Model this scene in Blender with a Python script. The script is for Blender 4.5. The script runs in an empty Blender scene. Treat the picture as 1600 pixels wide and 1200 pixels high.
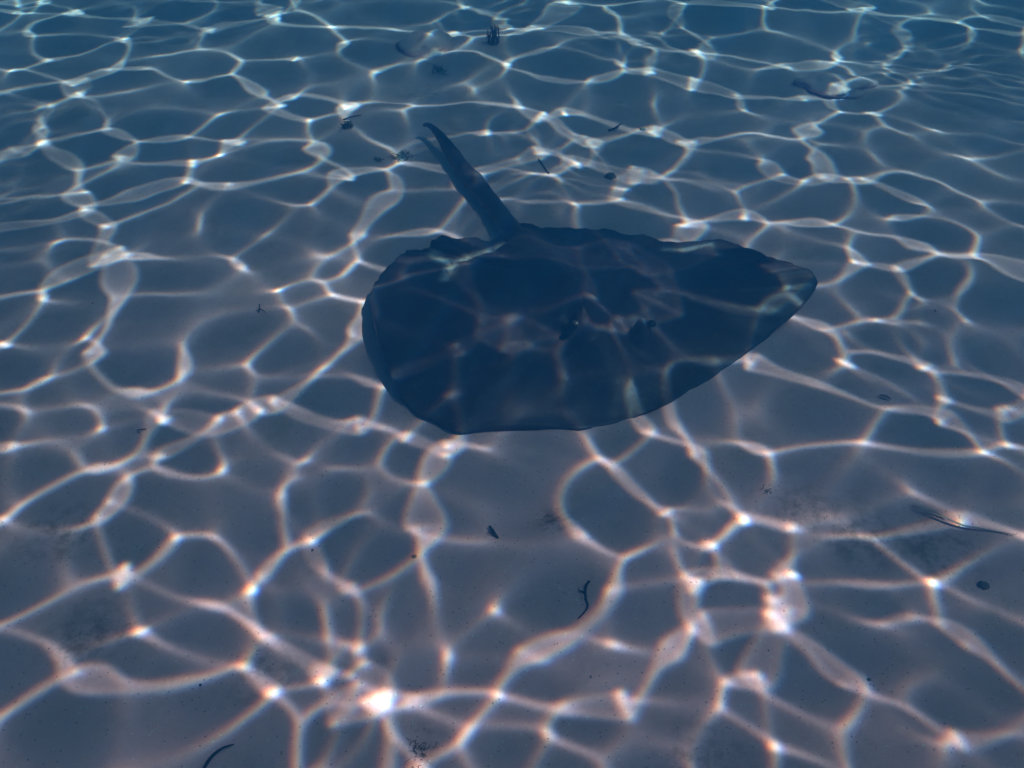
import bpy, bmesh, math, random
import numpy as np
from mathutils import Vector, Matrix

# ------------------------------------------------------------------ camera, world, sun, exposure
scene = bpy.context.scene
COL = scene.collection

cam_data = bpy.data.cameras.new("camera")
cam = bpy.data.objects.new("camera", cam_data)
COL.objects.link(cam)
cam.location = (0.0, 0.0, 1.25)
cam.rotation_euler = (math.radians(90 - 38), 0, 0)
cam_data.sensor_fit = 'HORIZONTAL'
cam_data.angle = math.radians(50)
cam_data.clip_start = 0.02
cam_data.clip_end = 300
scene.camera = cam

SUN_TILT = math.radians(30)                 # from the vertical, already bent by the water
SUN_GO = Vector((-0.90, 0.436))              # horizontal way the light travels
world = bpy.data.worlds.new("World")
scene.world = world
world.use_nodes = True
wn = world.node_tree
wn.nodes.clear()
w_out = wn.nodes.new('ShaderNodeOutputWorld')
w_bg = wn.nodes.new('ShaderNodeBackground')
w_sky = wn.nodes.new('ShaderNodeTexSky')
w_sky.sky_type = 'NISHITA'
w_sky.sun_disc = False
w_sky.sun_elevation = math.pi / 2 - SUN_TILT
w_sky.sun_rotation = math.atan2(-SUN_GO.x, -SUN_GO.y)
w_sky.dust_density = 5.0
w_bg.inputs['Strength'].default_value = 0.050
wn.links.new(w_sky.outputs[0], w_bg.inputs[0])
wn.links.new(w_bg.outputs[0], w_out.inputs[0])

sun_data = bpy.data.lights.new("sun", 'SUN')
sun_data.energy = 5.0
sun_data.angle = math.radians(0.3)
sun_data.color = (1.0, 0.47, 0.50)
sun = bpy.data.objects.new("sun", sun_data)
COL.objects.link(sun)
SUN_DIR = Vector((SUN_GO.x * math.sin(SUN_TILT), SUN_GO.y * math.sin(SUN_TILT), -math.cos(SUN_TILT)))
sun.rotation_euler = SUN_DIR.to_track_quat('-Z', 'Y').to_euler()
sun.location = (4, -3, 8)

vs = scene.view_settings
vs.view_transform = 'Standard'
vs.look = 'None'
vs.exposure = -0.64
vs.gamma = 1.0
vs.use_curve_mapping = False

scene.render.engine = 'CYCLES'
cy = scene.cycles
cy.use_denoising = True
cy.max_bounces = 5
cy.diffuse_bounces = 2
cy.glossy_bounces = 3
cy.transparent_max_bounces = 12
cy.volume_bounces = 1
cy.caustics_refractive = False
cy.caustics_reflective = False

random.seed(11)
RNG = np.random.default_rng(11)

# ------------------------------------------------------------------ helpers
def tag(o, label=None, cat=None, group=None, kind=None):
    if label: o['label'] = label
    if cat: o['category'] = cat
    if group: o['group'] = group
    if kind: o['kind'] = kind
    return o

def add_mesh(name, verts, faces, mat=None, parent=None, smooth=True):
    me = bpy.data.meshes.new(name)
    me.from_pydata([tuple(v) for v in verts], [], [tuple(f) for f in faces])
    me.update()
    if smooth:
        me.polygons.foreach_set('use_smooth', [True] * len(me.polygons))
    o = bpy.data.objects.new(name, me)
    COL.objects.link(o)
    if mat: me.materials.append(mat)
    if parent: o.parent = parent
    return o

def grid_mesh(name, xs, ys, Z, mat):
    ny, nx = len(ys), len(xs)
    X, Y = np.meshgrid(xs, ys)
    co = np.stack([X, Y, Z], -1).reshape(-1, 3)
    i = np.arange(ny - 1)[:, None] * nx + np.arange(nx - 1)[None]
    q = np.stack([i, i + 1, i + nx + 1, i + nx], -1).reshape(-1, 4)
    me = bpy.data.meshes.new(name)
    me.vertices.add(len(co)); me.vertices.foreach_set('co', co.ravel())
    me.loops.add(q.size); me.loops.foreach_set('vertex_index', q.ravel().astype(np.int32))
    me.polygons.add(len(q))
    me.polygons.foreach_set('loop_start', np.arange(0, q.size, 4, dtype=np.int32))
    me.polygons.foreach_set('loop_total', np.full(len(q), 4, dtype=np.int32))
    me.polygons.foreach_set('use_smooth', np.ones(len(q), dtype=bool))
    me.update(); me.validate()
    o = bpy.data.objects.new(name, me)
    COL.objects.link(o)
    me.materials.append(mat)
    return o

def spread(lo, hi, step, far, ratio=1.18):
    """even steps between lo and hi, growing steps out to +-far"""
    a = list(np.arange(lo, hi + step * .5, step))
    s, v, right = step, a[-1], []
    while v < far:
        s *= ratio; v += s; right.append(v)
    s, v, left = step, a[0], []
    while v > -far:
        s *= ratio; v -= s; left.append(v)
    return np.array(left[::-1] + a + right)

class Nodes:
    def __init__(self, name):
        self.mat = bpy.data.materials.new(name)
        self.mat.use_nodes = True
        self.t = self.mat.node_tree
        self.t.nodes.clear()
        self.out = self.add('ShaderNodeOutputMaterial')
    def add(self, kind, **kw):
        n = self.t.nodes.new(kind)
        for k, v in kw.items(): setattr(n, k, v)
        return n
    def link(self, a, b): self.t.links.new(a, b)
    def val(self, sock, v):
        if isinstance(v, (int, float)): sock.default_value = v
        elif isinstance(v, tuple): sock.default_value = v if len(v) == 4 or len(v) == 3 and sock.type == 'VECTOR' else (*v, 1)
        else: self.link(v, sock)
    def coords(self, which='Object'):
        return self.add('ShaderNodeTexCoord').outputs[which]
    def noise(self, co, scale, detail=4, rough=.55):
        n = self.add('ShaderNodeTexNoise'); self.link(co, n.inputs['Vector'])
        n.inputs['Scale'].default_value = scale; n.inputs['Detail'].default_value = detail
        n.inputs['Roughness'].default_value = rough
        return n.outputs['Fac']
    def ramp(self, fac, a, b, lo=0., hi=1.):
        n = self.add('ShaderNodeMapRange'); n.interpolation_type = 'SMOOTHSTEP'
        for k, v in zip(('Value', 'From Min', 'From Max', 'To Min', 'To Max'), (fac, a, b, lo, hi)): self.val(n.inputs[k], v)
        return n.outputs[0]
    def math(self, op, a, b=0.):
        n = self.add('ShaderNodeMath', operation=op); self.val(n.inputs[0], a); self.val(n.inputs[1], b)
        return n.outputs[0]
    def mix(self, fac, a, b, mode='MIX'):
        n = self.add('ShaderNodeMix', data_type='RGBA', blend_type=mode)
        self.val(n.inputs[0], fac); self.val(n.inputs[6], a); self.val(n.inputs[7], b)
        return n.outputs[2]
    def bump(self, h, strength, dist):
        n = self.add('ShaderNodeBump'); self.link(h, n.inputs['Height'])
        n.inputs['Strength'].default_value = strength; n.inputs['Distance'].default_value = dist
        return n.outputs[0]
    def bsdf(self, color, rough=.8, spec=.3, normal=None):
        n = self.add('ShaderNodeBsdfPrincipled')
        self.val(n.inputs['Base Color'], color); self.val(n.inputs['Roughness'], rough)
        self.val(n.inputs['Specular IOR Level'], spec)
        if normal is not None: self.link(normal, n.inputs['Normal'])
        self.link(n.outputs[0], self.out.inputs['Surface'])
        return n

def simple_mat(name, a, b, scale, rough=.8, spec=.2, bump=.3):
    m = Nodes(name); co = m.coords()
    f = m.noise(co, scale)
    m.bsdf(m.mix(m.ramp(f, .3, .7), a, b), rough, spec, m.bump(m.noise(co, scale * 3), bump, .003))
    return m.mat

# ------------------------------------------------------------------ waves: the light that the rippled surface sends to the sand
WATER_Z = 1.60
DOM, WX0, WY0 = 8.0, -4.0, -1.5            # one period of the wave field, metres
TROUGHS = [tuple(map(float, s.split(','))) for s in """
-1.457,3.688 -1.617,3.657 -1.541,3.382 -1.336,3.432 -1.064,3.565 -1.084,3.355 -0.964,3.536 -0.864,3.317 -1.249,3.143 -1.496,3.172
-1.380,2.978 -0.935,3.094 -1.315,2.893 -1.118,2.768 -1.336,2.776 -1.309,2.700 -0.933,2.784 -1.055,2.612 -1.171,2.469 -0.860,2.590
-0.889,2.448 -0.953,2.425 -1.120,2.274 -0.849,2.296 -0.995,2.162 -1.083,2.106 -0.783,2.191 -0.620,2.176 -0.740,2.727 -0.748,3.614
-0.548,3.614 -0.649,3.438 -0.381,3.626 -0.390,3.382 -0.154,3.506 -0.634,3.269 -0.386,3.223 -0.256,3.311 -0.109,3.328 -0.077,3.208
-0.618,3.037 -0.410,2.991 -0.206,2.924 -0.187,3.085 0.009,2.924 -0.562,2.676 -0.578,2.838 -0.315,2.727 -0.170,2.716 -0.390,2.564
-0.587,2.476 -0.362,2.311 -0.222,2.250 -0.218,2.408 -0.131,2.601 -0.565,2.305 -0.450,2.182 -0.555,2.162 -0.239,2.084 -0.490,2.073
-0.057,2.582 0.031,3.595 0.235,3.477 0.465,3.421 0.634,3.477 0.729,3.311 0.068,3.233 0.231,3.223 0.351,3.157 0.429,3.269
0.500,3.133 0.107,2.924 0.303,2.902 0.443,2.880 0.672,3.085 0.572,2.796 0.359,2.575 0.091,2.638 0.235,2.546 0.055,2.431
0.178,2.391 0.281,2.327 0.440,2.327 0.074,2.265 0.247,2.191 0.610,2.612 0.522,2.469 0.604,2.311 0.502,2.148 1.012,3.614
1.311,3.553 1.016,3.449 1.127,3.328 1.602,3.614 1.549,3.460 0.844,3.296 1.320,3.311 1.473,3.328 0.784,3.037 0.951,3.085
1.097,3.037 1.162,3.172 1.334,3.172 1.315,3.000 1.491,3.133 0.718,2.838 0.806,2.838 0.933,2.716 1.024,2.902 1.202,2.817
0.712,2.716 0.705,2.553 0.940,2.612 1.090,2.619 1.224,2.575 1.004,2.493 0.637,2.327 0.748,2.280 0.881,2.274 1.098,2.391
1.191,2.369 1.082,2.205 0.965,2.205 1.124,2.120 0.662,2.092 0.818,2.092 -1.036,2.031 -0.893,1.925 -1.057,1.974 -0.657,1.974
-0.899,1.819 -0.998,1.808 -0.645,1.830 -0.932,1.643 -0.681,1.669 -0.780,1.558 -0.698,1.516 -0.836,1.498 -0.882,1.469 -0.721,1.438
-0.584,1.421 -0.800,1.377 -0.837,1.344 -0.708,1.258 -0.548,1.562 -0.539,1.372 -0.532,1.295 -0.456,1.280 -0.474,1.974 -0.327,1.987
-0.339,1.865 -0.472,1.763 -0.443,1.700 -0.292,1.562 -0.351,1.413 -0.434,1.385 -0.279,1.361 -0.213,1.237 -0.016,1.302 -0.159,1.490
0.055,1.408 0.177,1.438 0.346,1.534 0.105,1.302 0.264,1.325 0.383,1.341 0.000,1.280 0.685,1.949 0.683,1.830 0.786,1.877
0.925,1.900 0.842,1.888 0.567,1.679 0.737,1.742 0.862,1.742 0.828,1.600 0.994,1.763 0.988,1.853 0.477,1.525 0.579,1.544
0.698,1.619 0.675,1.472 0.790,1.516 0.872,1.490 0.651,1.348 0.514,1.356 0.845,1.413 0.811,1.318 0.555,1.302 0.743,1.333
-0.708,1.135 -0.616,1.025 -0.682,0.952 -0.486,1.142 -0.572,1.209 -0.480,0.996 -0.522,1.054 -0.616,0.836 -0.489,0.860 -0.410,0.845
-0.366,0.942 -0.294,1.091 -0.162,1.097 -0.242,0.974 -0.346,1.008 -0.092,1.025 -0.032,1.025 -0.297,0.870 -0.230,0.812 -0.151,0.850
-0.026,0.900 -0.010,1.142 -0.092,0.841 0.059,1.168 0.199,1.195 0.172,1.103 0.108,0.974 0.191,1.054 0.347,1.181 0.331,1.085
0.333,0.985 0.261,0.921 0.017,0.910 0.125,0.831 0.292,0.841 0.210,0.850 0.017,0.836 0.452,1.209 0.558,1.155 0.565,1.073
0.668,1.195 0.745,1.129 0.568,0.985 0.626,0.942 0.451,0.910 0.512,0.850 0.390,0.831 0.663,0.850 0.655,0.900 0.724,1.031
0.575,0.812 -0.086,1.563 -0.206,1.802 -0.135,1.845 -0.218,1.673 0.058,1.518 -0.026,1.501 0.138,1.543 0.286,1.559 0.245,1.651
0.166,1.820 -0.009,1.831 0.401,1.881 0.383,1.719 -0.187,1.531 0.087,1.752
""".split()]

def wave_field(alpha=(.25, 1.7), rs=.20, nd=1.0, lam=1.0, cell=.00625, fine=.004, pitch=.125, ripple=.75, swell=.35):
    """potential of the ray shift on the sand: shallow dishes (troughs) meeting in rounded crests, plus short ripples"""
    rng = np.random.default_rng(1)
    arr = np.array(TROUGHS)
    def dist(t):
        d = np.abs(arr - t); d = np.minimum(d, DOM - d)
        return np.hypot(d[:, 0], d[:, 1])
    def wide(t):                                # cells reach further along the crests than across them
        d = np.abs(arr - t); d = np.minimum(d, DOM - d)
        return np.hypot(d[:, 0] / 1.75, d[:, 1]).min()
    for t in rng.random((14000, 2)) * DOM + [WX0, WY0]:
        if wide(t) > np.interp(t[1], (1.9, 2.7), (.20, pitch)): arr = np.vstack([arr, t])
    sp = np.array([np.sort(dist(c))[1:5].mean() for c in arr])
    al = rng.uniform(*alpha, len(arr))
    n = int(DOM / cell)
    phi = np.full((n, n), 9.); wnum = np.zeros((n, n)); wden = np.full((n, n), 1e-9)
    R = int(.5 / cell)
    for c, a, s in zip(arr, al, sp):
        ix = int((c[0] - WX0) / cell); iy = int((c[1] - WY0) / cell)
        jx = np.arange(ix - R, ix + R + 1); jy = np.arange(iy - R, iy + R + 1)
        xx = (jx + .5) * cell + WX0 - c[0]; yy = (jy + .5) * cell + WY0 - c[1]
        r2 = xx[None] ** 2 + yy[:, None] ** 2
        ii = np.ix_(jy % n, jx % n)
        phi[ii] = np.minimum(phi[ii], a * .5 * r2)
        g = np.exp(-r2 / .045); wnum[ii] += g * s; wden[ii] += g
    S = wnum / wden
    k1 = 2 * np.pi * np.fft.fftfreq(n, cell)
    k2 = k1[None] ** 2 + k1[:, None] ** 2; k = np.sqrt(k2)
    F = np.fft.fft2(phi); N0 = np.fft.fft2(rng.standard_normal((n, n)))
    lev = np.array([.11, .14, .18, .24, .31]); tot = np.zeros((n, n))
    t = np.clip(np.interp(S, lev, np.arange(5)), 0, 4)
    for i, s in enumerate(lev):
        w = np.clip(1 - np.abs(t - i), 0, 1)
        f = np.fft.ifft2(F * np.exp(-.5 * (rs * s) ** 2 * k2)).real
        kc = 2 * np.pi / (lam * s)
        N = N0 * np.exp(-.5 * ((k - kc) / (.35 * kc)) ** 2)
        f += np.fft.ifft2(N).real * nd / np.fft.ifft2(N * k2).real.std()
        tot += w * f
    def band(lam_, width):                      # smooth random waves of one length, unit curvature
        kc = 2 * np.pi / lam_
        N = np.fft.fft2(rng.standard_normal((n, n))) * np.exp(-.5 * ((k - kc) / (width * kc)) ** 2)
        f = np.fft.ifft2(N).real
        return f / np.fft.ifft2(N * k2).real.std(), f / f.std()
    tot += swell * band(.75, .4)[0]             # long low swell: brighter and dimmer stretches
    gust = np.clip((band(.9, .5)[1] - .35) * 1.2, 0, 1)
    tot += ripple * gust * band(.06, .3)[0]     # cat's-paw patches of fine ripples smear the net
    F = np.fft.fft2(tot)
    m = int(round(DOM / fine)); o = (m - n) // 2
    def up(G):
        out = np.zeros((m, m), complex); out[o:o + n, o:o + n] = np.fft.fftshift(G)
        return np.fft.ifft2(np.fft.ifftshift(out)).real * (m * m) / (n * n)
    return up(F * 1j * k1[None]), up(F * 1j * k1[:, None]), tot, cell, fine

def focus(gx, gy, fine, off, sub=2, blur=.0030):
    """send an even sheet of rays through the waves, per colour, and count what lands on each patch of sand"""
    m = gx.shape[0]
    X, Y = np.meshgrid(np.arange(m), np.arange(m))
    k1 = 2 * np.pi * np.fft.fftfreq(m, fine)
    G = np.exp(-.5 * blur ** 2 * (k1[None] ** 2 + k1[:, None] ** 2))
    out = np.ones((m, m, 4), np.float32)
    for ch, (sc, ox, oy) in enumerate(off):
        acc = np.zeros(m * m)
        for a in range(sub):
            for b in range(sub):
                fx, fy = (a + .5) / sub, (b + .5) / sub
                def sh(g):
                    g = g * (1 - fx) + np.roll(g, -1, 1) * fx
                    return g * (1 - fy) + np.roll(g, -1, 0) * fy
                u = X + fx + (sh(gx) * sc + ox) / fine; v = Y + fy + (sh(gy) * sc + oy) / fine
                iu = np.floor(u).astype(np.int64); iv = np.floor(v).astype(np.int64)
                fu = u - iu; fv = v - iv
                for di, dj, w in ((0, 0, (1 - fu) * (1 - fv)), (1, 0, fu * (1 - fv)), (0, 1, (1 - fu) * fv), (1, 1, fu * fv)):
                    acc += np.bincount((((iv + dj) % m) * m + (iu + di) % m).ravel(), weights=w.ravel(), minlength=m * m)
        im = acc.reshape(m, m) / sub ** 2
        out[:, :, ch] = np.maximum(np.fft.ifft2(np.fft.fft2(im) * G).real, 0)
    return out

gx, gy, wave_phi, wave_cell, fine = wave_field()
DISP = .0038                                # the sun's colours are bent by slightly different angles
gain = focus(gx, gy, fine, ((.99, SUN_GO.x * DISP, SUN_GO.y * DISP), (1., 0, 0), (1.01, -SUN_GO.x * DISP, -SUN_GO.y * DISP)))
m_ = gain.shape[0]
img = bpy.data.images.new("wave_focus", m_, m_, alpha=False, float_buffer=True)
img.colorspace_settings.name = 'Non-Color'
img.pixels.foreach_set(gain.ravel())
img.update()

# ------------------------------------------------------------------ water surface
wm = Nodes("caustic_tinted_water")
co = wm.coords('Object')
mp = wm.add('ShaderNodeMapping')
shift = WATER_Z * math.tan(SUN_TILT)
mp.inputs['Location'].default_value = ((SUN_GO.x * shift - WX0) / DOM, (SUN_GO.y * shift - WY0) / DOM, 0)
mp.inputs['Scale'].default_value = (1 / DOM, 1 / DOM, 1)
wm.link(co, mp.inputs['Vector'])
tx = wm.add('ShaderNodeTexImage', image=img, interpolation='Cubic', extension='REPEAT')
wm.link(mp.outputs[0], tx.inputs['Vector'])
tr = wm.add('ShaderNodeBsdfTransparent'); wm.link(tx.outputs['Color'], tr.inputs[0])  # computed caustic light is put into the surface's transparent colour
gl = wm.add('ShaderNodeBsdfGlossy'); gl.inputs['Roughness'].default_value = .03
fr = wm.add('ShaderNodeFresnel')
bf = wm.add('ShaderNodeNewGeometry')                       # weak mirror on both sides, so that the whole sky still lights the sand
wm.link(wm.ramp(bf.outputs['Backfacing'], 0., 1., 1.333, .75), fr.inputs['IOR'])
mx = wm.add('ShaderNodeMixShader')
wm.link(fr.outputs[0], mx.inputs[0]); wm.link(tr.outputs[0], mx.inputs[1]); wm.link(gl.outputs[0], mx.inputs[2])
wm.link(mx.outputs[0], wm.out.inputs['Surface'])

xs = spread(-5, 5, .05, 24); ys = spread(-3, 7, .05, 24)
nph = wave_phi.shape[0]
Q = wave_phi[np.ix_(np.floor((ys - WY0) / wave_cell).astype(int) % nph, np.floor((xs - WX0) / wave_cell).astype(int) % nph)]
fade = np.clip((9 - np.hypot(*np.meshgrid(xs, ys - 2))) / 3, 0, 1)
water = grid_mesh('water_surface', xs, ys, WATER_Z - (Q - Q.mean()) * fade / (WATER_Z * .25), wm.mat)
tag(water, 'rippled sea surface with the focused sun pattern put into its transparency', 'water', kind='structure')

# ------------------------------------------------------------------ sand
sm = Nodes("sea_sand")
co = sm.coords('Object')
big = sm.noise(co, 1.6, 5, .6)
mid = sm.noise(co, 9, 5, .65)
fin = sm.noise(co, 420, 3, .7)
c = sm.mix(sm.ramp(big, .35, .68), (.74, .355, .375), (.62, .312, .335))
c = sm.mix(sm.ramp(mid, .48, .74, 0, .5), c, (.36, .23, .20))
c = sm.mix(sm.ramp(fin, .35, .70, 0, .35), c, (.68, .48, .47))
vor = sm.add('ShaderNodeTexVoronoi'); vor.inputs['Scale'].default_value = 230
sm.link(co, vor.inputs['Vector'])
sepc = sm.add('ShaderNodeSeparateColor'); sm.link(vor.outputs['Color'], sepc.inputs[0])
speck = sm.math('MULTIPLY', sm.ramp(vor.outputs['Distance'], .38, .22), sm.math('GREATER_THAN', sepc.outputs[0], .955))
c = sm.mix(sm.math('MULTIPLY', speck, .75), c, (.10, .085, .075))
speck2 = sm.math('MULTIPLY', sm.ramp(vor.outputs['Distance'], .38, .22), sm.math('LESS_THAN', sepc.outputs[1], .03))
c = sm.mix(sm.math('MULTIPLY', speck2, .6), c, (.72, .68, .62))
# brownish silted patches; the one in the far hollow paints in its shade
silt_shade = None
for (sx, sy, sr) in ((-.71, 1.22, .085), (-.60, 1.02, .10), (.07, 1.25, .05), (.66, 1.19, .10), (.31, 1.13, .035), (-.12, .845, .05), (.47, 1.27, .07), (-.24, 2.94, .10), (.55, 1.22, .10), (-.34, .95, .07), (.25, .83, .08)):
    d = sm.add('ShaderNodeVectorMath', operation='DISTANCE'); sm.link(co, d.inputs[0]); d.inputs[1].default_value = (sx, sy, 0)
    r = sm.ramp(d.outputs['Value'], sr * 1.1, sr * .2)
    silt_shade = r if silt_shade is None else sm.math('MAXIMUM', silt_shade, r)
silt_shade = sm.math('MULTIPLY', silt_shade, sm.ramp(sm.noise(co, 38, 5, .7), .40, .66, 0, .65))
c = sm.mix(silt_shade, c, (.17, .11, .075))
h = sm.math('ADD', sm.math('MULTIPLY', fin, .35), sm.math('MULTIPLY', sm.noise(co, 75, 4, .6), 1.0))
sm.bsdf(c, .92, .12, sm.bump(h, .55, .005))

def vnoise(x, y, scale, seed):
    """smooth value noise"""
    r = np.random.default_rng(seed).standard_normal((128, 128))
    u, v = x * scale, y * scale
    iu, iv = np.floor(u).astype(int), np.floor(v).astype(int)
    fu, fv = u - iu, v - iv
    fu = fu * fu * fu * (fu * (fu * 6 - 15) + 10); fv = fv * fv * fv * (fv * (fv * 6 - 15) + 10)
    g = lambda a, b: r[(iv + b) % 128, (iu + a) % 128]
    return (g(0, 0) * (1 - fu) + g(1, 0) * fu) * (1 - fv) + (g(0, 1) * (1 - fu) + g(1, 1) * fu) * fv

OUTLINE = [(0.017, 2.132, 0.03), (0.071, 2.127, 0.035), (0.141, 2.118, 0.03), (0.21, 2.102, 0.03), (0.279, 2.085, 0.035), (0.331, 2.06, 0.04), (0.379, 2.052, 0.035), (0.425, 2.043, 0.045), (0.463, 2.024, 0.05), (0.504, 1.99, 0.05), (0.542, 1.944, 0.055), (0.571, 1.911, 0.06), (0.594, 1.896, 0.065), (0.611, 1.882, 0.06), (0.611, 1.861, 0.055), (0.599, 1.841, 0.045), (0.571, 1.81, 0.032), (0.535, 1.779, 0.02), (0.482, 1.725, 0.012), (0.424, 1.667, 0.009), (0.368, 1.617, 0.008), (0.314, 1.566, 0.009), (0.263, 1.525, 0.012), (0.216, 1.501, 0.008), (0.169, 1.481, 0.007), (0.118, 1.47, 0.006), (0.067, 1.473, 0.008), (0.022, 1.472, 0.006), (-0.034, 1.47, 0.006), (-0.092, 1.465, 0.006), (-0.136, 1.491, 0.008), (-0.177, 1.521, 0.012), (-0.208, 1.562, 0.022), (-0.228, 1.614, 0.034), (-0.248, 1.673, 0.042), (-0.266, 1.75, 0.043), (-0.278, 1.815, 0.041), (-0.28, 1.876, 0.038), (-0.269, 1.934, 0.035), (-0.24, 1.982, 0.035), (-0.204, 2.015, 0.035), (-0.179, 2.014, 0.042), (-0.173, 2.032, 0.047), (-0.152, 2.059, 0.042), (-0.112, 2.088, 0.025), (-0.07, 2.091, 0.02), (-0.021, 2.091, 0.025)]
TAIL = [(0.03, 1.955, 0.038, 0.03), (0.019, 2.029, 0.036, 0.0342), (0.011, 2.066, 0.033, 0.0277), (-0.013, 2.142, 0.028, 0.0242), (-0.042, 2.225, 0.027, 0.0205), (-0.076, 2.304, 0.029, 0.0172), (-0.109, 2.384, 0.033, 0.0153), (-0.14, 2.471, 0.037, 0.0135), (-0.172, 2.546, 0.042, 0.0109), (-0.195, 2.591, 0.045, 0.0084), (-0.214, 2.616, 0.046, 0.0072), (-0.225, 2.612, 0.046, 0.0055)]
EYES = ((.126, 1.658), (.243, 1.664))

def catmull(P, n, closed):
    P = [Vector(p) for p in P]; out = []; m = len(P)
    segs = m if closed else m - 1
    for s in range(n if closed else n + 1):
        u = s / n * segs; i = min(int(u), segs - 1); t = u - i
        g = (lambda j: P[j % m]) if closed else (lambda j: P[max(0, min(m - 1, j))])
        a, b, c_, d = g(i - 1), g(i), g(i + 1), g(i + 2)
        out.append(.5 * ((2 * b) + (c_ - a) * t + (2 * a - 5 * b + 4 * c_ - d) * t * t + (3 * b - a - 3 * c_ + d) * t ** 3))
    return out

RIM = np.array([(p.x, p.y, p.z) for p in catmull(OUTLINE, 300, True)])
def bank(x, y):
    """sand swept up against the low front margin of the ray"""
    x, y = np.broadcast_arrays(x, y); out = np.zeros(x.shape)
    m = (x > -.45) & (x < .75) & (y > 1.3) & (y < 2.3)
    if not m.any(): return out
    px, py = x[m], y[m]
    d2 = np.full(px.shape, 9.); zz = np.zeros(px.shape)
    for rx, ry, rz in RIM:
        d = (px - rx) ** 2 + (py - ry) ** 2
        s = d < d2; d2[s] = d[s]; zz[s] = rz
    lump = .55 + .5 * vnoise(px, py, 14, 51) + .35 * vnoise(px, py, 41, 52)
    out[m] = np.clip(lump, 0, 1.6) * .0085 * np.exp(-d2 / .020 ** 2) * np.clip((.022 - zz) / .012, 0, 1)
    return out

def sand_z(x, y):
    x = np.asarray(x, float); y = np.asarray(y, float)
    z = .010 * vnoise(x, y, 1.3, 1) + .007 * vnoise(x * .6 + 3, y, 3.4, 2) + .0032 * vnoise(x, y + 7, 9, 3) + .0016 * vnoise(x, y, 26, 4)
    for (sx, sy, r, a) in ((-.24, 2.95, .11, -.022), (-.14, 3.02, .10, .018), (.80, 1.27, .10, .016), (.45, 1.30, .07, .012), (.92, 2.93, .10, -.02), (-.25, 3.16, .10, -.012)):
        z = z + a * np.exp(-((x - sx) ** 2 + (y - sy) ** 2) / r ** 2)
    near_ray = np.exp(-(((x - .15) / .55) ** 2 + ((y - 1.78) / .42) ** 2) ** 2)
    return z * (1 - .8 * near_ray) - .002 + bank(x, y)

def on(x, y, up=0.): return Vector((x, y, float(sand_z(x, y)) + up))

xs = spread(-2.6, 2.6, .013, 22); ys = spread(.4, 5.0, .013, 22)
XX, YY = np.meshgrid(xs, ys)
sand = grid_mesh('sand', xs, ys, sand_z(XX, YY), sm.mat)
tag(sand, 'pale rippled sand of the shallow sea floor', 'sand', kind='structure')

# ------------------------------------------------------------------ stingray
sk = Nodes("ray_skin")
co = sk.coords('Object')
at = sk.add('ShaderNodeAttribute', attribute_name='scar_lit')
n1 = sk.noise(co, 7, 5, .6); n2 = sk.noise(co, 55, 5, .65); n3 = sk.noise(co, 240, 3, .6)
c = sk.mix(sk.ramp(n1, .35, .7), (.026, .0145, .019), (.046, .027, .032))
c = sk.mix(sk.ramp(n2, .50, .74, 0, .6), c, (.080, .052, .055))
scar_lit = sk.math('MULTIPLY', at.outputs['Fac'], sk.ramp(sk.noise(co, 110, 5, .75), .33, .52))
c = sk.mix(scar_lit, c, (.46, .40, .40))
dust = sk.math('MULTIPLY', sk.ramp(sk.noise(co, 4.5, 4, .6), .50, .72), sk.ramp(sk.noise(co, 160, 4, .8), .50, .66, 0, .18))
c = sk.mix(dust, c, (.30, .19, .18))
hh = sk.math('ADD', sk.math('MULTIPLY', n2, 1.), sk.math('MULTIPLY', n3, .35))
sk.bsdf(c, sk.ramp(n2, .3, .7, .42, .60), .30, sk.bump(hh, .22, .004))
skin = sk.mat
belly = simple_mat("ray_belly", (.50, .49, .47), (.36, .36, .36), 30, .55, .3, .2)

def seg_dist(p, a, b):
    ab = b - a; t = max(0, min(1, (p - a).dot(ab) / ab.dot(ab)))
    return (p - a - ab * t).length

SCAR_A = [Vector(p) for p in ((-.167, 1.994), (-.146, 1.958), (-.127, 1.941), (-.125, 1.909), (-.133, 1.875))]
SCAR_B = [Vector(p) for p in ((-.127, 1.941), (-.099, 1.958), (-.064, 1.984), (-.034, 2.005), (0.0, 2.035))]
SCAR_C = [Vector(p) for p in ((.332, 2.016), (.354, 2.006), (.386, 2.011), (.414, 2.019))]
SCAR_D = [Vector(p) for p in ((.575, 1.868), (.594, 1.874))]
LIT_SPOT = [Vector(p) for p in ((.262, 1.563), (.235, 1.545), (.21, 1.535))]  # lit spot near the snout, painted pale into the skin
def line_dist(p, L): return min(seg_dist(p, L[i], L[i + 1]) for i in range(len(L) - 1))

AX0, AX1 = Vector((.005, 2.06)), Vector((.215, 1.49))
def back_height(x, y, t, ze):
    p = Vector((x, y))
    z = ze * t ** 3 + .082 * (1 - t ** 1.9) ** 1.15
    d = seg_dist(p, AX0, AX1)
    z += .026 * math.exp(-(d / .042) ** 2) * min(1, (1 - t) * 5)
    axis = (AX1 - AX0).normalized(); side = Vector((-axis.y, axis.x))
    for i, e in enumerate(EYES):
        q = p - Vector(e); s = 1 if side.dot(Vector(e) - AX0) > 0 else -1
        a, b = q.dot(axis), q.dot(side) * s
        z += .050 * math.exp(-(((a / .024) ** 2 + (b / .018) ** 2) ** 1.4))
        z -= .020 * math.exp(-(((a + .040) / .015) ** 2 + ((b - .004) / .013) ** 2))
    z -= .010 * math.exp(-(line_dist(p, SCAR_B) / .010) ** 2) * min(1, t * 1.2)
    z -= .005 * math.exp(-(line_dist(p, SCAR_A) / .008) ** 2)
    z += .0035 * float(vnoise(np.array(x), np.array(y), 11, 21)) * (.3 + t)
    z += .0008 * float(vnoise(np.array(x), np.array(y), 34, 22))
    return z

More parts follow.
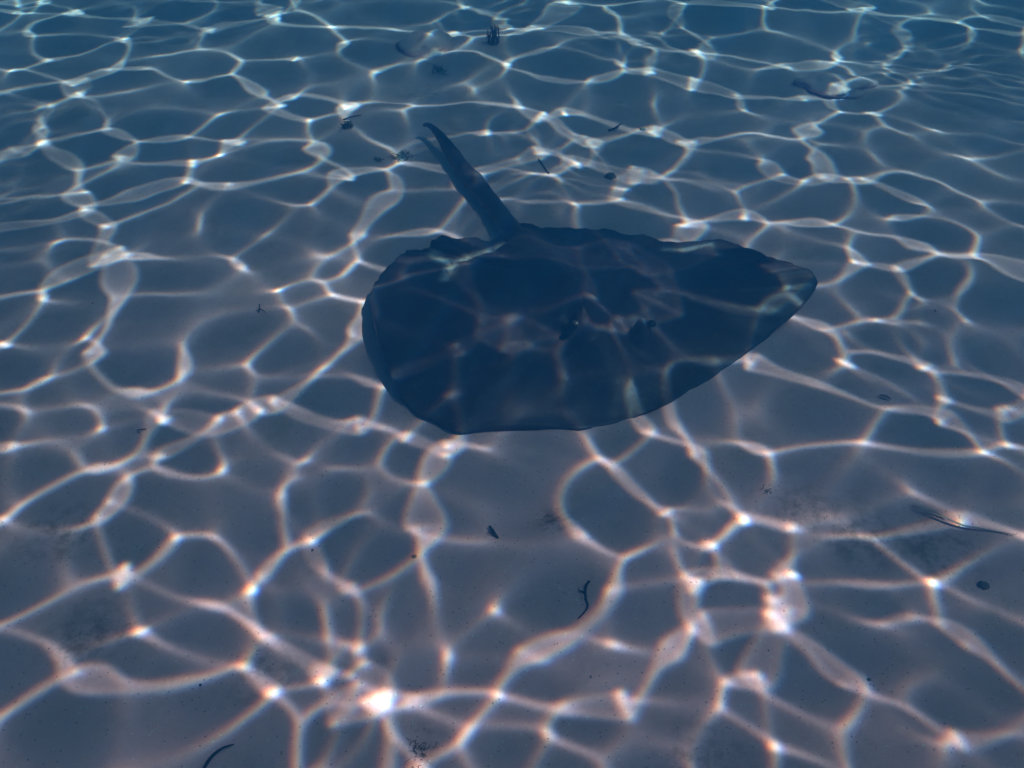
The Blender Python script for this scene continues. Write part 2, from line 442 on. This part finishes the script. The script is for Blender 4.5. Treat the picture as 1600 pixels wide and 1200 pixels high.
def build_stingray():
    N, M = 264, 50
    edge = catmull(OUTLINE, N, True)
    ctr = Vector((.13, 1.79, 0))
    for k, e in enumerate(edge):                       # frayed hind margins
        hind = 1.0 if e.y > 1.96 else .5 if e.y > 1.88 else .22
        r = Vector((e.x - ctr.x, e.y - ctr.y, 0)).normalized()
        e += r * .0040 * hind * (float(vnoise(np.array(k * .62), np.array(0.), 1, 31)) - .9 * max(0., float(vnoise(np.array(k * .47), np.array(9.), 1, 33)) - .9))
        e.z += .004 * hind * float(vnoise(np.array(k * .33), np.array(5.), 1, 32))
    V, F, S = [], [], []
    def scar_lit_at(p):
        s = 0.
        for L, w, g in ((SCAR_A, .011, 1.2), (SCAR_B, .010, .6), (SCAR_C, .011, .9), (LIT_SPOT, .018, .14)):
            s = max(s, g * math.exp(-(line_dist(p, L) / w) ** 2))
        return s
    V.append((ctr.x, ctr.y, back_height(ctr.x, ctr.y, 0, 0))); S.append(0.)
    for j in range(1, M + 1):
        t = (j / M) ** .85
        for e in edge:
            x, y = ctr.x + (e.x - ctr.x) * t, ctr.y + (e.y - ctr.y) * t
            V.append((x, y, back_height(x, y, t, e.z))); S.append(scar_lit_at(Vector((x, y))))
    rim = len(V)
    for e in edge:                                     # rounded rim
        r = Vector((e.x - ctr.x, e.y - ctr.y, 0)).normalized()
        V.append((e.x + r.x * .002, e.y + r.y * .002, e.z - .005)); S.append(0.)
    low = len(V)
    for j in range(8, 0, -1):
        t = j / 8
        for e in edge:
            x, y = ctr.x + (e.x - ctr.x) * t, ctr.y + (e.y - ctr.y) * t
            V.append((x, y, max(e.z - .010, -.012) * t ** 3 - .012 * (1 - t ** 3))); S.append(0.)
    V.append((ctr.x, ctr.y, -.012)); S.append(0.)
    last = len(V) - 1
    for k in range(N):
        q = (k + 1) % N
        F.append((0, 1 + q, 1 + k))
        for j in range(M - 1):
            a = 1 + j * N
            F.append((a + k, a + q, a + N + q, a + N + k))
        a = 1 + (M - 1) * N
        F.append((a + k, a + q, rim + q, rim + k))
        F.append((rim + k, rim + q, low + q, low + k))
        for j in range(7):
            a = low + j * N
            F.append((a + k, a + q, a + N + q, a + N + k))
        a = low + 7 * N
        F.append((a + k, a + q, last))
    body = add_mesh('stingray', V, F, skin)
    me = body.data
    me.materials.append(belly)
    for p in me.polygons:
        if min(p.vertices) >= low + N: p.material_index = 1
    at = me.attributes.new('scar_lit', 'FLOAT', 'POINT'); at.data.foreach_set('value', S)
    bm = bmesh.new(); bm.from_mesh(me); bmesh.ops.recalc_face_normals(bm, faces=bm.faces); bm.to_mesh(me); bm.free()
    return body

def build_tail():
    path = catmull([Vector(p).to_4d() if False else Vector((p[0], p[1], p[2], p[3])) for p in TAIL], 60, False)
    K = 24; V, F, S = [], [], []
    n = len(path)
    for i, p in enumerate(path):
        a, b = path[max(0, i - 1)], path[min(n - 1, i + 1)]
        d = Vector((b.x - a.x, b.y - a.y, b.z - a.z)).normalized()
        side = d.cross(Vector((0, 0, 1))).normalized(); up = side.cross(d)
        s = i / (n - 1)
        w = p.w * (1 + .05 * math.sin(i * 1.7)); th = p.w * (.85 - .15 * s)
        fold = math.exp(-((s - .60) / .16) ** 2)           # skin fold below the tail
        crest = math.exp(-((s - .50) / .05) ** 2) + .8 * math.exp(-((s - .44) / .09) ** 2)
        for k in range(K):
            f = 2 * math.pi * k / K
            v = Vector((p.x, p.y, p.z)) + side * (w * math.cos(f)) + up * (th * math.sin(f))
            lo_ = max(0, math.cos(f - math.radians(215))) ** 6
            hi_ = max(0, math.cos(f - math.radians(25))) ** 8
            v += (side * -.4 - up * .9) * (.016 * fold * lo_) + (side * .9 + up * .4) * (.006 * crest * hi_)
            V.append(v)
            S.append(max(.5 * math.exp(-((s - .40) / .03) ** 2), .7 * lo_ * fold, .30))
    for i in range(n - 1):
        for k in range(K):
            q = (k + 1) % K
            F.append((i * K + k, i * K + q, (i + 1) * K + q, (i + 1) * K + k))
    F.append(tuple(range(K - 1, -1, -1))); F.append(tuple((n - 1) * K + k for k in range(K)))
    t = add_mesh('tail', V, F, skin)
    t.data.attributes.new('scar_lit', 'FLOAT', 'POINT').data.foreach_set('value', S)
    bm = bmesh.new(); bm.from_mesh(t.data); bmesh.ops.recalc_face_normals(bm, faces=bm.faces); bm.to_mesh(t.data); bm.free()
    return t

ray = build_stingray()
tail = build_tail()
bo = ray.modifiers.new('weld', 'BOOLEAN'); bo.operation = 'UNION'; bo.solver = 'EXACT'; bo.object = tail
dg = bpy.context.evaluated_depsgraph_get()
me2 = bpy.data.meshes.new_from_object(ray.evaluated_get(dg))
ray.modifiers.clear()
old = ray.data; ray.data = me2; me2.name = 'stingray'
ray.data.polygons.foreach_set('use_smooth', [True] * len(ray.data.polygons))
bpy.data.objects.remove(tail)
tag(ray, 'large dark blue grey stingray resting flat on the pale sand', 'stingray')

eye_mat = simple_mat("ray_eye", (.006, .006, .008), (.015, .014, .013), 90, .45, .3, .05)
lid_mat = skin
def blob(name, loc, rad, mat, parent=None, seed=0, rough=.12, sub=3, freq=1.6):
    bm = bmesh.new(); bmesh.ops.create_icosphere(bm, subdivisions=sub, radius=1)
    from mathutils import noise
    for v in bm.verts:
        f = 1 + rough * noise.fractal(v.co * freq + Vector((seed * 3.1, seed, 0)), .8, 2.1, 4)
        v.co = Vector((v.co.x * rad[0], v.co.y * rad[1], v.co.z * rad[2])) * f
    me = bpy.data.meshes.new(name); bm.to_mesh(me); bm.free()
    me.polygons.foreach_set('use_smooth', [True] * len(me.polygons))
    me.materials.append(mat)
    o = bpy.data.objects.new(name, me); COL.objects.link(o); o.location = loc
    if parent: o.parent = parent
    return o

axis = (AX1 - AX0).normalized(); side = Vector((-axis.y, axis.x))
for i, e in enumerate(EYES):
    s = 1 if side.dot(Vector(e) - AX0) > 0 else -1
    p = Vector(e) + side * (.013 * s) + axis * .006
    zt = back_height(p.x, p.y, .42, 0)
    eye = blob('eye', (p.x, p.y, zt - .003), (.0085, .0085, .0065), eye_mat, ray, i, .02)
    q = Vector(e) - axis * .040 + side * (.004 * s)
    zq = back_height(q.x, q.y, .36, 0)
    blob('spiracle', (q.x, q.y, zq + .0005), (.011, .008, .0025), eye_mat, ray, i + 5, .1)

# ------------------------------------------------------------------ things lying on the sand
def tube(V, F, pts, r0, r1, K=7):
    base = len(V); n = len(pts)
    for i, p in enumerate(pts):
        a, b = pts[max(0, i - 1)], pts[min(n - 1, i + 1)]
        d = (b - a).normalized(); s = d.cross(Vector((.13, .21, 1))).normalized(); u = s.cross(d)
        r = r0 + (r1 - r0) * i / (n - 1)
        for k in range(K):
            f = 2 * math.pi * k / K
            V.append(p + s * (r * math.cos(f)) + u * (r * math.sin(f)))
    for i in range(n - 1):
        for k in range(K):
            q = (k + 1) % K; a = base + i * K
            F.append((a + k, a + q, a + K + q, a + K + k))
    F.append(tuple(base + k for k in range(K))[::-1]); F.append(tuple(base + (n - 1) * K + k for k in range(K)))

def strand(pts, n=14):
    return catmull([Vector(p) for p in pts], n, False)

bark = simple_mat("dead_twig", (.018, .015, .016), (.045, .035, .03), 150, .8, .2, .4)
weed = simple_mat("brown_weed", (.09, .06, .04), (.17, .11, .08), 70, .8, .15, .3)
green = simple_mat("olive_weed", (.08, .075, .045), (.15, .12, .08), 60, .8, .15, .3)
stone_mat = sm.mat                          # stones lie under a skin of the same sand
dark_stone = simple_mat("dark_pebble", (.10, .08, .07), (.22, .16, .14), 160, .9, .1, .6)
grass_mat = simple_mat("dead_blade", (.42, .27, .22), (.58, .38, .32), 40, .6, .3, .2)

def twig(label, pts, r0, r1, branches=(), group=None, mat=bark):
    o = bpy.data.objects.new('twig', None); COL.objects.link(o)
    base = on(*pts[0]); o.location = base
    loc = [on(p[0], p[1], p[2] if len(p) > 2 else r0 * .7) - base for p in [(*q[:2], *(q[2:])) for q in pts]]
    V, F = [], []; tube(V, F, strand(loc), r0, r1); add_mesh('stem', V, F, mat, o)
    for br in branches:
        lb = [on(p[0], p[1], p[2] if len(p) > 2 else r0 * .8) - base for p in br]
        V, F = [], []; tube(V, F, strand(lb, 6), r0 * .9, r1 * .6); add_mesh('side_branch', V, F, mat, o)
    tag(o, label, 'twig', group)
    return o

twig('dark forked twig with a bent tip lying alone on the near sand', [(.117, 1.121, .010), (.112, 1.117, .006), (.110, 1.104), (.1105, 1.090), (.112, 1.078), (.107, 1.068), (.097, 1.056)], .0021, .0011,
     branches=[[(.110, 1.106), (.104, 1.1055, .004), (.098, 1.107, .006)]])
twig('short pair of dark sticks crossed beside a bright light band', [(-.036, 1.238, .006), (-.030, 1.230, .004), (-.022, 1.216)], .0024, .0016,
     branches=[[(-.024, 1.219), (-.030, 1.223, .004), (-.0385, 1.2265, .005)]])
twig('thin black thread of weed far behind the stingray, right of its tail', [(.066, 2.512, .006), (.076, 2.490), (.086, 2.455), (.092, 2.438, .004)], .0021, .0012)
twig('tiny dark stick on the far sand between the tail and a round lump', [(.255, 2.702), (.272, 2.712, .008), (.292, 2.738, .012)], .0030, .0018)
twig('tiny dark sprig left of the stingray with two hooked prongs', [(-.510, 1.845, .010), (-.507, 1.832, .006), (-.5085, 1.822)], .0014, .0010,
     branches=[[(-.507, 1.832, .004), (-.500, 1.826, .006), (-.494, 1.822)], [(-.508, 1.830), (-.514, 1.826, .004)]])
twig('fine hair-thin black stalk on the sand near the far left light band', [(-.452, 2.752), (-.43, 2.755, .006), (-.405, 2.765, .004)], .0022, .0012)
twig('small bent black sliver on the left sand by a light knot', [(-.648, 1.447, .006), (-.641, 1.452, .004), (-.636, 1.457)], .0011, .0007,
     branches=[[(-.648, 1.447, .004), (-.645, 1.4455)]])

def blade(label, pts, w, mat, lift=.004):
    base = on(*pts[0][:2])
    P = strand([on(p[0], p[1], p[2] if len(p) > 2 else lift) - base for p in pts], 26)
    V, F = [], []; n = len(P)
    for i, p in enumerate(P):
        a, b = P[max(0, i - 1)], P[min(n - 1, i + 1)]
        d = (b - a).normalized(); s = d.cross(Vector((0, 0, 1))).normalized(); u = s.cross(d)
        ww = w * (math.sin(math.pi * (.06 + .90 * i / (n - 1))) ** .6)
        tilt = s
        for off in (tilt * ww + u * .0004, u * .0012, -tilt * ww + u * .0004, -u * .0006): V.append(p + off)
    for i in range(n - 1):
        for k in range(4):
            q = (k + 1) % 4; F.append((i * 4 + k, i * 4 + q, i * 4 + 4 + q, i * 4 + 4 + k))
    F.append((3, 2, 1, 0)); F.append(tuple((n - 1) * 4 + k for k in range(4)))
    o = add_mesh('seagrass_blade', V, F, mat); o.location = base
    tag(o, label, 'seagrass')
    return o

blade('dark curved seagrass blade on the sand at the very near left', [(-.400, .790), (-.396, .803), (-.388, .820, .007), (-.376, .831, .009), (-.362, .838, .006)], .0024, bark)
blade('long pale brown seagrass blade on the right sand near a pebble', [(.645, 1.278), (.665, 1.266, .007), (.690, 1.250, .010), (.715, 1.236, .007), (.745, 1.226), (.79, 1.212)], .0022, grass_mat)
blade('short brown leaf shred beside the long pale seagrass blade', [(.650, 1.283), (.668, 1.272, .006), (.684, 1.262, .006), (.696, 1.252)], .0026, grass_mat)
blade('brown leaf crumb right of the stingray wing tip', [(.668, 1.560), (.676, 1.553, .006), (.684, 1.545)], .0032, weed)

def tuft(label, loc, n, spread_r, h, mat, seed, thick=.0018):
    o = bpy.data.objects.new('algae_tuft', None); COL.objects.link(o)
    base = on(*loc); o.location = base
    rnd = random.Random(seed)
    for i in range(n):
        a = rnd.uniform(0, 2 * math.pi); r = spread_r * rnd.uniform(.3, 1); hz = h * rnd.uniform(.4, 1)
        ra, rr = rnd.uniform(0, 6.28), spread_r * .7 * rnd.random()
        p0 = Vector((math.cos(ra) * rr, math.sin(ra) * rr, -.002)); r *= .6
        p1 = p0 + Vector((math.cos(a) * r * .5, math.sin(a) * r * .5, hz))
        p2 = p0 + Vector((math.cos(a + rnd.uniform(-.9, .9)) * r, math.sin(a + rnd.uniform(-.9, .9)) * r, hz * rnd.uniform(.1, 1.1)))
        V, F = [], []; tube(V, F, strand([p0, p1, p2], 8), thick * rnd.uniform(.7, 1.5), thick * .5, 5)
        add_mesh('frond', V, F, mat, o)
    if h > .007: blob('holdfast', (0, 0, 0), (spread_r * .28, spread_r * .25, min(h, .02) * .22), mat, o, seed, .45)
    tag(o, label, 'algae')
    return o

tuft('olive algae tuft on the far sand left of the ray tail tip', (-.275, 2.53), 70, .034, .012, green, 1, .0009)
tuft('small greyish algae knot just left of the olive tuft', (-.335, 2.515), 24, .014, .010, green, 2, .0010)
tuft('dark olive algae tuft beside a short black stalk on far sand', (-.435, 2.71), 50, .022, .018, green, 3, .0012)
tuft('loose brown algae scrap on the nearest sand between light bands', (-.123, .843), 44, .024, .005, weed, 4, .0006)
tuft('small brown algae crumb at the very near sand edge', (-.124, .808), 26, .012, .005, weed, 5, .0006)
tuft('faint wiry brown weed mat on sand before the stingray', (.067, 1.247), 36, .030, .003, weed, 6, .00035)
tuft('tall dark weed tuft standing beside the far rounded stone', (-.055, 3.25), 46, .026, .060, weed, 7, .0011)
tuft('low dark weed scrap on the sand before the far rounded stone', (-.205, 3.06), 40, .050, .008, green, 8, .0012)
tuft('brown weed crumb on the bright sand patch at right', (.42, 1.31), 26, .016, .004, weed, 9, .0005)

def stone(label, loc, rad, mat, seed, rough=.30, name='stone', sub=4):
    o = blob(name, on(*loc, up=rad[2] * .02), rad, mat, None, seed, rough, sub, 1.1)
    tag(o, label, name)
    return o
stone('rounded half buried stone far behind the stingray tail', (-.255, 3.25), (.08, .08, .036), stone_mat, 1)
stone('wide low stone half buried in sand at far right', (.925, 3.02), (.11, .07, .028), stone_mat, 2)
stone('round grey pebble below the pale seagrass blade', (.712, 1.119), (.0085, .008, .007), dark_stone, 3, .3, 'pebble', 3)
stone('dark round lump at the end of a short light band behind the ray', (.243, 2.452), (.014, .013, .012), dark_stone, 4, .3, 'pebble', 3)
stone('tiny black bead of stone on the bare near right sand', (.496, .949), (.0030, .0028, .0026), dark_stone, 5, .1, 'pebble', 2)
stone('tiny brown pebble in the dark sand cell before the stingray left wing', (-.151, 1.172), (.0042, .0038, .003), dark_stone, 6, .2, 'pebble', 2)
stone('small dark grit lump on far sand right of the tiny stick', (.348, 2.723), (.008, .007, .006), dark_stone, 7, .2, 'pebble', 2)

# ------------------------------------------------------------------ uncountable grit and drifting motes
def scatter(name, n, place, size, mat, label, cat, seed):
    rnd = np.random.default_rng(seed)
    V, F = [], []
    for _ in range(n):
        p, s = place(rnd), size * rnd.uniform(.4, 1.) ** 1.5 * (2.2 if rnd.random() < .06 else 1)
        q = rnd.standard_normal((4, 3)); q /= np.linalg.norm(q, axis=1)[:, None]
        q = q * s * np.array([1, rnd.uniform(.5, 1.3), .5])
        b = len(V); V += [tuple(p + k) for k in q]
        F += [(b, b + 1, b + 2), (b, b + 2, b + 3), (b, b + 3, b + 1), (b + 1, b + 3, b + 2)]
    o = add_mesh(name, V, F, mat, smooth=False)
    tag(o, label, cat, kind='stuff')
    return o
def ground_spot(rnd):
    while True:
        y = .65 + 3.6 * rnd.random() ** 1.6; x = rnd.uniform(-1, 1) * (.75 + .5 * y)
        if ((x - .15) / .5) ** 2 + ((y - 1.78) / .4) ** 2 > 1 or rnd.random() < .1:
            return np.array([x, y, float(sand_z(x, y)) + .0006])
scatter('sand_grit', 1500, ground_spot, .0017, bark, 'fine dark grit strewn over the pale sand', 'grit', 3)
shell = simple_mat("shell_crumb", (.55, .42, .38), (.75, .62, .56), 80, .7, .2, .2)
scatter('shell_crumbs', 420, ground_spot, .0021, shell, 'tiny pale shell crumbs strewn over the sand', 'shells', 8)
mote = simple_mat("mote", (.5, .5, .48), (.6, .6, .58), 50, .8, .1, .1)
scatter('drifting_motes', 110, lambda r: np.array([r.uniform(-1.2, 1.2), r.uniform(.9, 3.2), r.uniform(.02, .35)]), .0011, mote, 'pale specks drifting in the water above the sand', 'motes', 4)

# ------------------------------------------------------------------ the sea water itself, as the air of this place
hz = bpy.data.materials.new("sea_water")
hz.use_nodes = True
ht = hz.node_tree; ht.nodes.clear()
ho = ht.nodes.new('ShaderNodeOutputMaterial')
hv = ht.nodes.new('ShaderNodeVolumePrincipled')
hv.inputs['Color'].default_value = (.010, .112, .285, 1)
hv.inputs['Absorption Color'].default_value = (0, .53, .72, 1)
hv.inputs['Density'].default_value = .49
hv.inputs['Anisotropy'].default_value = 0.0
ht.links.new(hv.outputs[0], ho.inputs['Volume'])
bm = bmesh.new(); bmesh.ops.create_cube(bm, size=1)
bmesh.ops.scale(bm, vec=(56, 56, 2.56), verts=bm.verts)
bmesh.ops.translate(bm, vec=(0, 0, 1.50 - 1.28), verts=bm.verts)
me = bpy.data.meshes.new('haze'); bm.to_mesh(me); bm.free()
me.materials.append(hz)
haze = bpy.data.objects.new('haze', me); COL.objects.link(haze)
tag(haze, 'clear blue sea water dimming the far sand', 'water', kind='stuff')
